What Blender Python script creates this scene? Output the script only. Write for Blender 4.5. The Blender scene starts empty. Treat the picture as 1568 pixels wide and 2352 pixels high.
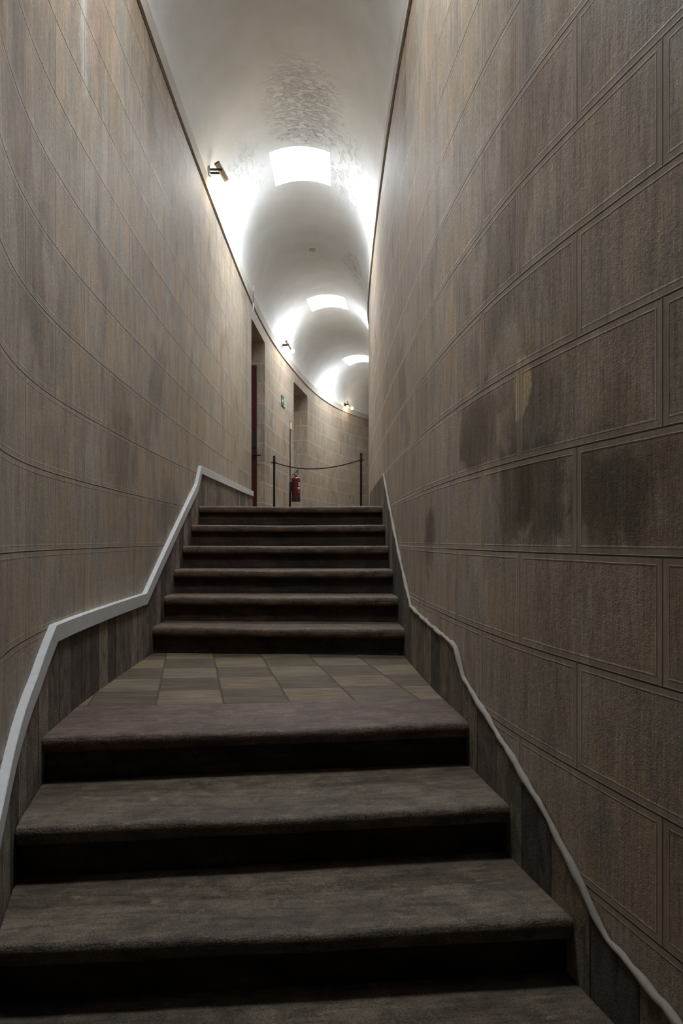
import bpy, bmesh, math, random
import numpy as np
from mathutils import Vector, Matrix
random.seed(7); rng = np.random.default_rng(7)
SC = bpy.context.scene
COL = SC.collection

# ------------------------------------------------------------------ scale
F = 1568.0          # focal length in pixels (24 mm on a 36 mm tall frame)
T = 0.32            # one tread, metres: survey distances below are in treads
ZC = 1.612          # eye height above the foot of the stairs
K = T / F
def Z(fz): return ZC + fz * K
RISE = 851 * K
Z_TOP = Z(1466)                         # upper corridor floor
Z_LAND = Z(1466 - 6 * 851)              # half landing
HC = 1530 * K                           # stone course height
Z_COR = Z(16100)                        # underside of the cornice
Z_SPR = Z_COR + 0.15                    # vault springing
Z_LINT = Z(15150)                       # door lintels

# ------------------------------------------------------------------ plan curves
def pchip(xs, ys):
    xs = np.array(xs, float); ys = np.array(ys, float)
    n = len(xs); h = np.diff(xs); m = np.diff(ys) / h
    # natural cubic spline
    A = np.zeros((n, n)); b = np.zeros(n); A[0, 0] = A[-1, -1] = 1
    for i in range(1, n - 1):
        A[i, i-1] = h[i-1]; A[i, i] = 2 * (h[i-1] + h[i]); A[i, i+1] = h[i]; b[i] = 6 * (m[i] - m[i-1])
    M = np.linalg.solve(A, b)
    def f(x):
        i = np.clip(np.searchsorted(xs, x) - 1, 0, n - 2)
        a = xs[i+1] - x; c = x - xs[i]; hh = h[i]
        return (M[i]*a**3 + M[i+1]*c**3) / (6*hh) + (ys[i]/hh - M[i]*hh/6)*a + (ys[i+1]/hh - M[i+1]*hh/6)*c
    return f
LD = [-3, 0, 3, 5, 6.1, 6.75, 8, 10, 13, 16, 19, 22, 25, 27.2, 29.5, 31.6, 34.2, 38.1, 43, 46.3, 50.5, 55.1, 58.5, 62, 64.5, 66.2]
LX = [-600, -2000, -3300, -4290, -4850, -5170, -5600, -5910, -6110, -6205, -6245, -6250, -6240, -6215, -6150, -6040, -5830, -5290, -4290, -3480, -2010, 480, 3400, 7600, 12200, 17500]
RD = [-3, 0, 3, 4.92, 6.14, 7.36, 8.67, 11, 13, 15, 17, 20, 23, 26, 29, 31, 34]
RX = [8000, 6350, 4760, 3860, 3353, 2930, 2630, 2290, 2112, 1985, 1900, 1830, 1800, 1805, 1850, 1920, 2120]
fL = pchip(LD, LX); fR = pchip(RD, RX)

class Path:
    """plan polyline with arc length; nrm points into the corridor"""
    def __init__(self, pts, side):
        self.p = np.array(pts, float)
        seg = np.linalg.norm(np.diff(self.p, axis=0), axis=1)
        self.s = np.concatenate([[0], np.cumsum(seg)])
        t = np.gradient(self.p, axis=0); t /= np.linalg.norm(t, axis=1)[:, None]
        self.t = t; self.side = side
        self.n = np.stack([t[:, 1], -t[:, 0]], 1) * side
    def at(self, s):
        return np.array([np.interp(s, self.s, self.p[:, 0]), np.interp(s, self.s, self.p[:, 1])])
    def tan(self, s):
        v = np.array([np.interp(s, self.s, self.t[:, 0]), np.interp(s, self.s, self.t[:, 1])]); return v / np.linalg.norm(v)
    def nor(self, s):
        t = self.tan(s); return np.array([t[1], -t[0]]) * self.side
    def s_at_d(self, d): return float(np.interp(d * T, self.p[:, 1], self.s))
    def pt(self, s, z, off=0.0):
        q = self.at(s) + self.nor(s) * off
        return (q[0], q[1], z)
ds = np.arange(-3, 66.2, 0.2)
WL = Path([(fL(d) * K, d * T) for d in ds], 1)
W_COR = 1.67
rp = [(fR(d) * K, d * T) for d in np.arange(-3, 32.01, 0.2)]
off = [(tuple(WL.p[i] + WL.n[i] * W_COR)) for i in range(len(ds)) if ds[i] > 35.0]
off = [o for o in off if o[1] > 34.6 * T]
WR0 = np.array(rp + off)
# smooth the join
dsr = np.concatenate([[0], np.cumsum(np.linalg.norm(np.diff(WR0, axis=0), axis=1))])
ss = np.arange(0, dsr[-1], 0.06)
WRp = np.stack([np.interp(ss, dsr, WR0[:, 0]), np.interp(ss, dsr, WR0[:, 1])], 1)
for _ in range(25):
    q = WRp.copy(); q[1:-1] = 0.25*WRp[:-2] + 0.5*WRp[1:-1] + 0.25*WRp[2:]
    w = np.clip((WRp[:, 1] - 29*T) / 0.5, 0, 1)[:, None]; WRp = WRp*(1-w) + q*w
WR = Path(WRp, -1)

# ------------------------------------------------------------------ object helpers
def link(name, me, mat=None, parent=None):
    o = bpy.data.objects.new(name, me); COL.objects.link(o)
    if mat is not None and me is not None: me.materials.append(mat)
    if parent is not None: o.parent = parent
    return o
def mesh_obj(name, verts, faces, mat, parent=None, uvs=None, smooth=False):
    me = bpy.data.meshes.new(name)
    me.from_pydata([tuple(map(float, v)) for v in verts], [], faces)
    if uvs is not None:
        ul = me.uv_layers.new(name='UVMap')
        for l in me.loops: ul.data[l.index].uv = uvs[l.vertex_index]
    if smooth: me.shade_smooth()
    me.validate(); me.update()
    return link(name, me, mat, parent)
def bm_obj(name, bm, mat, parent=None, smooth=True, sharp=40):
    bmesh.ops.recalc_face_normals(bm, faces=bm.faces)
    me = bpy.data.meshes.new(name); bm.to_mesh(me); bm.free()
    if smooth:
        me.shade_smooth()
        me.set_sharp_from_angle(angle=math.radians(sharp))
    return link(name, me, mat, parent)
def struct(o, label=None):
    o['kind'] = 'structure'
    if label: o['label'] = label
    return o
def thing(name, loc, label, cat, group=None, rotz=0.0):
    o = bpy.data.objects.new(name, None); COL.objects.link(o)
    o.empty_display_size = 0.1; o.location = loc; o.rotation_euler[2] = rotz
    o['label'] = label; o['category'] = cat
    if group: o['group'] = group
    return o
def add_box(bm, x0, x1, y0, y1, z0, z1, bev=0.0):
    r = bmesh.ops.create_cube(bm, size=1.0)
    for v in r['verts']:
        v.co = Vector(((x0+x1)/2 + v.co.x*(x1-x0), (y0+y1)/2 + v.co.y*(y1-y0), (z0+z1)/2 + v.co.z*(z1-z0)))
    if bev > 0:
        es = list({e for v in r['verts'] for e in v.link_edges})
        bmesh.ops.bevel(bm, geom=es, offset=bev, segments=2, affect='EDGES', profile=0.5)
def add_lathe(bm, prof, n=28, axis=None, origin=(0, 0, 0)):
    """prof: (radius, height) pairs, spun about axis (default z)"""
    q = Matrix.Identity(3)
    if axis is not None: q = Vector((0, 0, 1)).rotation_difference(Vector(axis).normalized()).to_matrix()
    o = Vector(origin); rings = []
    for r, h in prof:
        if r < 1e-6: rings.append([bm.verts.new(o + q @ Vector((0, 0, h)))])
        else: rings.append([bm.verts.new(o + q @ Vector((r*math.cos(2*math.pi*k/n), r*math.sin(2*math.pi*k/n), h))) for k in range(n)])
    for a, b in zip(rings[:-1], rings[1:]):
        for k in range(n):
            k2 = (k+1) % n
            if len(a) == 1 and len(b) == 1: continue
            if len(a) == 1: bm.faces.new((a[0], b[k], b[k2]))
            elif len(b) == 1: bm.faces.new((a[k], a[k2], b[0]))
            else: bm.faces.new((a[k], a[k2], b[k2], b[k]))
def add_tube(bm, pts, r, n=12, cap=True):
    pts = [Vector(p) for p in pts]; m = len(pts); rings = []
    rs = r if hasattr(r, '__len__') else [r]*m
    up = None
    for i in range(m):
        t = (pts[min(i+1, m-1)] - pts[max(i-1, 0)]).normalized()
        if up is None:
            up = Vector((0, 0, 1)) if abs(t.z) < 0.9 else Vector((1, 0, 0))
        a = t.cross(up).normalized(); b = a.cross(t).normalized(); up = b
        rings.append([bm.verts.new(pts[i] + (a*math.cos(2*math.pi*k/n) + b*math.sin(2*math.pi*k/n))*rs[i]) for k in range(n)])
    for A, B in zip(rings[:-1], rings[1:]):
        for k in range(n): bm.faces.new((A[k], A[(k+1) % n], B[(k+1) % n], B[k]))
    if cap:
        bm.faces.new(rings[0][::-1]); bm.faces.new(rings[-1])
def add_poly(bm, pts, y0, y1):
    """x-z outline extruded in y"""
    a = [bm.verts.new((p[0], y0, p[1])) for p in pts]; b = [bm.verts.new((p[0], y1, p[1])) for p in pts]
    n = len(pts); bm.faces.new(a); bm.faces.new(b[::-1])
    for k in range(n): bm.faces.new((a[k], b[k], b[(k+1) % n], a[(k+1) % n]))

# ------------------------------------------------------------------ material helpers
class NT:
    def __init__(self, name):
        m = bpy.data.materials.new(name); m.use_nodes = True; self.m = m
        self.t = m.node_tree; self.n = self.t.nodes; self.l = self.t.links
        self.b = self.n['Principled BSDF']
    def inp(self, sock, v):
        if v is None: return
        if isinstance(v, bpy.types.NodeSocket): self.l.new(v, sock)
        else: sock.default_value = v
    def math(self, op, a, b=None, c=None, clamp=False):
        n = self.n.new('ShaderNodeMath'); n.operation = op; n.use_clamp = clamp
        self.inp(n.inputs[0], a); self.inp(n.inputs[1], b); self.inp(n.inputs[2], c)
        return n.outputs[0]
    def comb(self, x, y, z=0.0):
        n = self.n.new('ShaderNodeCombineXYZ')
        self.inp(n.inputs[0], x); self.inp(n.inputs[1], y); self.inp(n.inputs[2], z); return n.outputs[0]
    def uv(self):
        n = self.n.new('ShaderNodeUVMap'); n.uv_map = 'UVMap'
        s = self.n.new('ShaderNodeSeparateXYZ'); self.l.new(n.outputs[0], s.inputs[0]); return s.outputs[0], s.outputs[1]
    def obj(self):
        n = self.n.new('ShaderNodeTexCoord'); s = self.n.new('ShaderNodeSeparateXYZ')
        self.l.new(n.outputs['Object'], s.inputs[0]); return s.outputs[0], s.outputs[1], s.outputs[2]
    def noise(self, vec, scale=1.0, detail=4.0, rough=0.55, dist=0.0):
        n = self.n.new('ShaderNodeTexNoise'); n.inputs['Scale'].default_value = scale
        n.inputs['Detail'].default_value = detail; n.inputs['Roughness'].default_value = rough
        n.inputs['Distortion'].default_value = dist; self.inp(n.inputs['Vector'], vec); return n.outputs['Fac']
    def white(self, vec):
        n = self.n.new('ShaderNodeTexWhiteNoise'); n.noise_dimensions = '3D'; self.inp(n.inputs['Vector'], vec); return n.outputs['Value']
    def step(self, x, a, b, lo=0.0, hi=1.0):
        n = self.n.new('ShaderNodeMapRange'); n.interpolation_type = 'SMOOTHSTEP'
        self.inp(n.inputs['Value'], x); n.inputs['From Min'].default_value = a; n.inputs['From Max'].default_value = b
        n.inputs['To Min'].default_value = lo; n.inputs['To Max'].default_value = hi; return n.outputs[0]
    def mix(self, f, a, b):
        n = self.n.new('ShaderNodeMix'); n.data_type = 'RGBA'
        self.inp(n.inputs[0], f)
        for s, v in ((n.inputs[6], a), (n.inputs[7], b)):
            if isinstance(v, bpy.types.NodeSocket): self.l.new(v, s)
            else: s.default_value = (*v, 1) if len(v) == 3 else v
        return n.outputs[2]
    def scale(self, c, f):
        n = self.n.new('ShaderNodeVectorMath'); n.operation = 'SCALE'
        self.inp(n.inputs[0], c) if isinstance(c, bpy.types.NodeSocket) else setattr(n.inputs[0], 'default_value', c)
        self.inp(n.inputs['Scale'], f); return n.outputs[0]
    def ell(self, u, v, cu, cv, ru, rv, soft=0.35, warp=None, wamp=0.35):
        a = self.math('DIVIDE', self.math('SUBTRACT', u, cu), ru); b = self.math('DIVIDE', self.math('SUBTRACT', v, cv), rv)
        d = self.math('SQRT', self.math('ADD', self.math('MULTIPLY', a, a), self.math('MULTIPLY', b, b)))
        if warp is not None: d = self.math('ADD', d, self.math('MULTIPLY', self.math('SUBTRACT', warp, 0.5), wamp*2))
        return self.step(d, 1.0 - soft, 1.0 + soft, 1.0, 0.0)
    def finish(self, col, rough=0.8, height=None, dist=0.01, strength=1.0, metal=0.0, spec=None):
        if isinstance(col, bpy.types.NodeSocket): self.l.new(col, self.b.inputs['Base Color'])
        else: self.b.inputs['Base Color'].default_value = (*col, 1)
        self.inp(self.b.inputs['Roughness'], rough); self.b.inputs['Metallic'].default_value = metal
        if spec is not None: self.b.inputs['Specular IOR Level'].default_value = spec
        if height is not None:
            bp = self.n.new('ShaderNodeBump'); bp.inputs['Distance'].default_value = dist; bp.inputs['Strength'].default_value = strength
            self.l.new(height, bp.inputs['Height']); self.l.new(bp.outputs[0], self.b.inputs['Normal'])
        return self.m
def plain(name, col, rough=0.5, metal=0.0, bump=0.0, sc=60):
    N = NT(name); x, y, z = N.obj(); v = N.comb(x, y, z)
    nz = N.noise(v, sc, 3)
    c = N.mix(nz, tuple(k*0.85 for k in col), tuple(min(1, k*1.12) for k in col))
    return N.finish(c, rough, nz if bump else None, bump, 0.5, metal)

def ashlar(name, L, phase, base, patches=(), ulight=99.0, mgn=1.0):
    """dressed stone courses with drafted margins; UV is metres along and up the wall"""
    N = NT(name); u, v = N.uv(); M = N.math
    r = M('ADD', M('DIVIDE', M('SUBTRACT', v, ZC), HC), 0.13 + 40)
    row = M('FLOOR', r); fr = M('SUBTRACT', r, row)
    dv = M('MULTIPLY', M('MINIMUM', fr, M('SUBTRACT', 1.0, fr)), HC)
    c = M('ADD', M('DIVIDE', M('SUBTRACT', u, phase), L), M('MULTIPLY', M('MODULO', row, 2.0), 0.5))
    col = M('FLOOR', c); fc = M('SUBTRACT', c, col)
    du = M('MULTIPLY', M('MINIMUM', fc, M('SUBTRACT', 1.0, fc)), L)
    vec = N.comb(u, v, 0)
    wob = M('MULTIPLY', M('SUBTRACT', N.noise(vec, 9, 3), 0.5), 0.004)
    dmin = M('ADD', M('MINIMUM', du, dv), wob)
    far = N.step(u, ulight, ulight + 1.2)
    joint = N.step(M('SUBTRACT', M('ADD', M('MINIMUM', M('MULTIPLY', du, 1.25), dv), M('MULTIPLY', wob, 0.3)), M('MULTIPLY', far, 0.0016)), 0.0012, 0.0036, 1, 0)
    panel = N.step(dmin, 0.019, 0.0235)
    edge = M('MULTIPLY', N.step(dmin, 0.018, 0.021), N.step(dmin, 0.022, 0.026, 1, 0))
    rnd = N.white(N.comb(row, col, 3.3)); rnd2 = N.white(N.comb(row, col, 9.1))
    # vertical tooling and runs
    st1 = N.noise(N.comb(M('MULTIPLY', u, 120), M('MULTIPLY', v, 6.0), rnd), 1.0, 4, 0.65)
    st2 = N.noise(N.comb(M('MULTIPLY', u, 17), M('MULTIPLY', v, 2.2), rnd2), 1.0, 5, 0.6, 0.3)
    blot = N.noise(N.comb(M('MULTIPLY', u, 1.9), M('MULTIPLY', v, 1.1), 5), 1.0, 6, 0.6, 0.8)
    blot2 = N.noise(N.comb(M('MULTIPLY', u, 4.5), M('MULTIPLY', v, 2.6), 8), 1.0, 5, 0.6, 0.6)
    grain = N.noise(vec, 240, 3, 0.65)
    k = M('ADD', 0.76, M('MULTIPLY', rnd, 0.12))
    k = M('ADD', k, M('MULTIPLY', M('SUBTRACT', N.step(st1, 0.28, 0.72), 0.5), 0.34))
    k = M('ADD', k, M('MULTIPLY', M('SUBTRACT', N.step(st2, 0.28, 0.72), 0.5), 0.26))
    k = M('ADD', k, M('MULTIPLY', M('SUBTRACT', N.step(blot2, 0.3, 0.7), 0.5), 0.22))
    k = M('ADD', k, M('MULTIPLY', M('SUBTRACT', N.step(N.noise(vec, 55, 4, 0.7), 0.3, 0.7), 0.5), 0.22))
    k = M('ADD', k, M('MULTIPLY', M('SUBTRACT', grain, 0.5), 0.9))
    warm = N.mix(N.step(blot2, 0.35, 0.68), base, (base[0]*0.95, base[1]*0.84, base[2]*0.70))
    grey = N.mix(N.step(blot, 0.48, 0.70), warm, (base[0]*0.98, base[1]*1.03, base[2]*1.08))
    grey = N.mix(M('MULTIPLY', N.step(rnd2, 0.8, 0.95), 0.35), grey, (base[0]*1.0, base[1]*0.84, base[2]*0.76))
    cc = N.scale(grey, k)
    damp = M('MULTIPLY', N.step(N.noise(N.comb(M('MULTIPLY', u, 1.7), M('MULTIPLY', v, 0.9), 31), 1, 6, 0.62, 1.0), 0.54, 0.68), 0.5)
    cc = N.mix(damp, cc, N.scale((base[0]*0.42, base[1]*0.35, base[2]*0.27), k))
    lime = M('MULTIPLY', N.step(N.noise(N.comb(M('MULTIPLY', u, 5), M('MULTIPLY', v, 1.7), 77), 1, 6, 0.65, 0.4), 0.60, 0.74), 0.35)
    cc = N.mix(lime, cc, (base[0]*1.35, base[1]*1.42, base[2]*1.5))
    for (pu, pv, ru, rv, pc, amt, soft) in patches:
        w = N.noise(N.comb(M('MULTIPLY', u, 5.5), M('MULTIPLY', v, 3.6), pu), 1, 6, 0.65, 0.5)
        f = M('MULTIPLY', N.ell(u, v, pu, pv, ru, rv, soft*0.8, w, 1.7), amt)
        cc = N.mix(f, cc, N.scale(pc, k))
    # smooth drafted margin, dark joint
    mg = M('SUBTRACT', 1.0, panel)
    cc = N.mix(M('MULTIPLY', mg, 0.5*mgn), cc, N.scale((base[0]*1.02, base[1]*0.99, base[2]*0.95), M('ADD', 0.82, M('MULTIPLY', M('SUBTRACT', st2, 0.5), 0.5))))
    jc = N.mix(N.step(M('ADD', u, M('MULTIPLY', blot, 2.0)), ulight, ulight + 1.2), (0.045, 0.033, 0.023), (0.62, 0.57, 0.50))
    vj = N.step(M('SUBTRACT', M('MULTIPLY', du, 1.25), dv), -0.002, 0.002, 0.0, 1.0)
    jw = M('ADD', 0.45*mgn, M('MULTIPLY', vj, 0.9 - 0.45*mgn))
    cc = N.mix(M('MULTIPLY', joint, jw), cc, jc)
    rg = M('ADD', M('MULTIPLY', grain, 0.5), M('MULTIPLY', N.noise(vec, 75, 4, 0.7), 0.9))
    h = M('MULTIPLY', M('SUBTRACT', rg, 0.7), M('MULTIPLY', panel, 0.55))
    h = M('ADD', h, M('MULTIPLY', M('MULTIPLY', st1, 0.25), panel))
    h = M('SUBTRACT', h, M('MULTIPLY', joint, 1.2)); h = M('SUBTRACT', h, M('MULTIPLY', edge, 0.25*mgn))
    return N.finish(cc, M('ADD', 0.52, M('MULTIPLY', grain, 0.2)), h, 0.0045, 0.9, spec=0.4)

def worn_stone(name, base, tint2, sx=2.0, gloss=0.36):
    """tread stone: sawn streaks along the step, worn pale flecks"""
    N = NT(name); x, y, z = N.obj(); M = N.math
    a = N.noise(N.comb(M('MULTIPLY', x, 3*sx), M('MULTIPLY', y, 46), M('MULTIPLY', z, 46)), 1, 5, 0.65, 0.3)
    b = N.noise(N.comb(x, y, z), 3.2, 6, 0.62, 0.6)
    g = N.noise(N.comb(x, y, z), 190, 3, 0.7)
    fl = N.step(N.noise(N.comb(x, M('MULTIPLY', y, 1.7), z), 15, 6, 0.68), 0.62, 0.72)
    k = M('ADD', 0.10, M('ADD', M('MULTIPLY', N.step(a, 0.3, 0.7), 0.42), M('MULTIPLY', N.step(g, 0.3, 0.7), 0.7)))
    k = M('MULTIPLY', k, M('ADD', 0.66, M('MULTIPLY', N.step(N.noise(N.comb(M('MULTIPLY', x, 0.8), y, z), 14, 7, 0.72, 0.6), 0.34, 0.66), 0.62)))
    c = N.mix(N.step(b, 0.36, 0.66), base, tint2); c = N.scale(c, k)
    c = N.mix(M('MULTIPLY', fl, 0.5), c, tuple(t*1.9 for t in tint2))
    h = M('ADD', M('ADD', M('MULTIPLY', a, 0.7), M('MULTIPLY', g, 0.5)), M('MULTIPLY', b, 0.8))
    r = M('ADD', gloss, M('MULTIPLY', g, 0.25))
    return N.finish(c, r, h, 0.007, 0.9, spec=0.3)

# ------------------------------------------------------------------ materials
sR = lambda d: WR.s_at_d(d)
sL = lambda d: WL.s_at_d(d)
DAMP = (0.115, 0.082, 0.052); PALE = (0.62, 0.47, 0.27); LIME = (0.44, 0.41, 0.37)
def zat(Y, d): return Z((1240 - Y) * d)
STONE = (0.45, 0.375, 0.300)
R_PATCH = [
    (sR(6.75), zat(1130, 6.75), 0.17, 0.17, DAMP, 0.75, 0.55),
    (sR(7.15), zat(960, 7.1), 0.20, 0.17, DAMP, 0.55, 0.6),
    (sR(8.6), zat(990, 8.6), 0.20, 0.17, DAMP, 0.75, 0.55),
    (sR(7.4), zat(1130, 7.4), 0.13, 0.19, DAMP, 0.7, 0.5),
    (sR(5.75), zat(1150, 5.75), 0.17, 0.16, DAMP, 0.75, 0.6),
    (sR(11.2), zat(1230, 11.2), 0.12, 0.20, DAMP, 0.7, 0.4),
    (sR(7.23), zat(895, 7.23), 0.055, 0.095, PALE, 1.0, 0.15),
    (sR(6.1), zat(1640, 6.1), 0.06, 0.09, LIME, 0.45, 0.6),
    (sR(6.15), zat(1420, 6.15), 0.04, 0.06, LIME, 0.4, 0.6),
    (sR(7.2), zat(1390, 7.2), 0.05, 0.06, LIME, 0.4, 0.6),
    (sR(9.0), zat(1400, 9.0), 0.10, 0.14, LIME, 0.35, 0.7),
    (sR(9.6), zat(870, 8.6), 0.10, 0.03, LIME, 0.35, 0.8),
    (sR(6.6), zat(1760, 6.6), 0.35, 0.08, LIME, 0.22, 0.8),
]
L_PATCH = [
    (sL(10.0), zat(20, 10.0), 0.05, 0.30, (0.66, 0.62, 0.58), 0.8, 0.4),
    (sL(10.3), zat(100, 10.3), 0.10, 0.10, (0.62, 0.57, 0.52), 0.5, 0.7),
    (sL(10.6), zat(60, 10.6), 0.16, 0.34, (0.42, 0.27, 0.19), 0.5, 0.6),
    (sL(12.0), zat(1040, 12.0), 0.22, 0.25, DAMP, 0.45, 0.7),
    (sL(15.5), zat(1160, 15.5), 0.30, 0.18, DAMP, 0.4, 0.7),
    (sL(8.0), zat(1340, 8.0), 0.05, 0.10, LIME, 0.4, 0.6),
    (sL(10.4), zat(1110, 10.4), 0.08, 0.16, LIME, 0.28, 0.7),
    (sL(18.5), zat(830, 17.0), 0.20, 0.03, LIME, 0.5, 0.8),
    (sL(12.0), Z(-1560) + 0.05, 0.62, 0.05, (0.46, 0.42, 0.37), 0.45, 0.7),
]
M_WL = ashlar('left ashlar', 0.80, sL(6.33), STONE, L_PATCH, sL(27.0), 0.45)
M_WR = ashlar('right ashlar', 0.70, sR(6.18) , STONE, R_PATCH, sR(13.0), 1.0)

def vault_mat():
    N = NT('limewashed vault'); u, v = N.uv(); M = N.math; vec = N.comb(u, v, 0)
    w = N.noise(vec, 7, 6, 0.65, 0.4); w2 = N.noise(vec, 2.2, 5, 0.6)
    g = N.noise(vec, 150, 3, 0.6); gg = N.noise(vec, 34, 5, 0.65)
    c = N.mix(N.step(w2, 0.3, 0.7), (0.80, 0.795, 0.78), (0.88, 0.88, 0.87))
    c = N.mix(M('MULTIPLY', N.step(g, 0.35, 0.7), 0.16), c, (0.56, 0.55, 0.53))
    A = N.ell(u, v, sL(21.0), -0.08, 0.62, 0.33, 0.5, w, 0.6)          # scaling plaster before the first skylight
    B = N.ell(u, v, sL(23.6), -0.62, 0.62, 0.30, 0.5, w, 0.9)          # peeling flank
    C = N.ell(u, v, sL(23.2), 0.72, 0.45, 0.22, 0.5, w, 0.9)
    B2 = N.ell(u, v, sL(31.5), -0.72, 0.5, 0.2, 0.5, w, 0.9)
    zone = M('MAXIMUM', M('MAXIMUM', A, B), M('MAXIMUM', C, B2))
    flakeA = N.step(gg, 0.49, 0.53)
    fl2 = N.step(N.noise(N.comb(M('MULTIPLY', u, 5), M('MULTIPLY', v, 13), 4), 1, 7, 0.68, 0.8), 0.53, 0.555)
    flA = N.step(N.noise(N.comb(M('MULTIPLY', u, 24), M('MULTIPLY', v, 9), 11), 1, 6, 0.66, 0.3), 0.47, 0.56)
    stain = M('MULTIPLY', M('MAXIMUM', B, M('MAXIMUM', B2, M('MULTIPLY', C, 0.4))), fl2)
    c = N.mix(M('MULTIPLY', stain, 0.5), c, (0.55, 0.51, 0.44))
    c = N.mix(M('MULTIPLY', M('MULTIPLY', A, flA), 0.22), c, (0.44, 0.42, 0.38))
    pit = N.step(N.noise(N.comb(u, v, 40), 17, 5, 0.6), 0.66, 0.74)
    c = N.mix(M('MULTIPLY', M('MULTIPLY', A, pit), 0.5), c, (0.24, 0.23, 0.21))
    rim = M('MULTIPLY', M('MULTIPLY', M('MULTIPLY', fl2, M('SUBTRACT', 1.0, fl2)), 4.0), M('MAXIMUM', B, M('MAXIMUM', C, B2)))
    c = N.mix(M('MULTIPLY', rim, 0.45), c, (0.24, 0.21, 0.17))
    D = N.ell(u, v, sL(22.3), -0.12, 0.16, 0.34, 0.4, w, 1.2)
    lf = N.noise(N.comb(M('MULTIPLY', u, 9), M('MULTIPLY', v, 5), 21), 1, 5, 0.6, 1.2)
    crack = M('MULTIPLY', M('MULTIPLY', N.step(M('ABSOLUTE', M('SUBTRACT', lf, 0.5)), 0.004, 0.016, 1, 0), D), N.step(w2, 0.42, 0.55))
    c = N.mix(M('MULTIPLY', crack, 0.8), c, (0.12, 0.10, 0.085))
    h = M('ADD', M('MULTIPLY', g, 0.10), M('MULTIPLY', w2, 0.5))
    h = M('ADD', h, M('MULTIPLY', M('MULTIPLY', A, flA), 1.1))
    h = M('SUBTRACT', h, M('MULTIPLY', M('MULTIPLY', M('MAXIMUM', B, M('MAXIMUM', B2, C)), fl2), 0.7))
    h = M('ADD', h, M('MULTIPLY', M('MULTIPLY', zone, gg), 0.35))
    return N.finish(c, 0.9, h, 0.012, 0.8, spec=0.1)
M_VAULT = vault_mat()
M_COR = plain('cornice plaster', (0.52, 0.475, 0.41), 0.8, 0, 0.002, 40)
M_SOFFIT_SHADE = plain('cornice soffit shade', (0.20, 0.155, 0.11), 0.9, 0, 0.002, 40)  # dark brown stands in for the shade under the cornice
M_TREAD = worn_stone('brown tread stone', (0.135, 0.095, 0.064), (0.195, 0.145, 0.098))
M_TREAD_UP = worn_stone('upper tread stone', (0.140, 0.084, 0.054), (0.180, 0.118, 0.078))
M_TREAD_RED = worn_stone('purple landing edge stone', (0.140, 0.080, 0.060), (0.175, 0.112, 0.086))
M_RISER_SHADE = worn_stone('shade toned riser stone', (0.030, 0.017, 0.011), (0.075, 0.048, 0.032), 1.0, 0.6)  # darker than the treads: shade of the unlit fronts put into the colour
M_WHITE = plain('white painted board', (0.62, 0.62, 0.61), 0.45, 0, 0.0008, 25)
M_PLASTER = plain('rough pale plaster bead', (0.30, 0.26, 0.22), 0.85, 0, 0.004, 45)
M_SHAFT = plain('white skylight reveal', (0.8, 0.8, 0.8), 0.8)
M_IRON = plain('black iron', (0.018, 0.015, 0.014), 0.45, 0.6)
M_ROPE = plain('dark red rope', (0.035, 0.014, 0.013), 0.9, 0, 0.003, 180)
M_CHROME = plain('chromed steel', (0.35, 0.34, 0.33), 0.22, 1.0)
M_DARKMETAL = plain('dark bronze metal', (0.045, 0.032, 0.028), 0.35, 0.8)
M_LAMPTUBE = plain('beige lacquered tube', (0.44, 0.38, 0.30), 0.4, 0.2)
M_LAMPCAP = plain('dark lamp cap', (0.03, 0.03, 0.03), 0.5)
M_RED = plain('red enamel', (0.09, 0.004, 0.005), 0.28)
M_DOORRED = plain('dark red door paint', (0.05, 0.004, 0.003), 0.35)
M_BLACK = plain('black plastic', (0.014, 0.014, 0.014), 0.4)
M_PLASTIC = plain('off white plastic', (0.82, 0.80, 0.76), 0.45)
M_GREEN = plain('green sign', (0.006, 0.075, 0.045), 0.4)
M_SIGNWHITE = plain('white sign', (0.72, 0.74, 0.72), 0.4)
M_SIGNRED = plain('red sign', (0.42, 0.035, 0.03), 0.4)
def emit(name, col, s):
    N = NT(name); e = N.n.new('ShaderNodeEmission'); e.inputs[0].default_value = (*col, 1); e.inputs[1].default_value = s
    N.l.new(e.outputs[0], N.n['Material Output'].inputs['Surface']); return N.m
SKY = 66.0
M_SKY = emit('daylit skylight glass', (0.86, 0.94, 1.0), SKY)
M_BULB = emit('lit lamp bulb', (1.0, 0.83, 0.58), 60.0)

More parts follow.
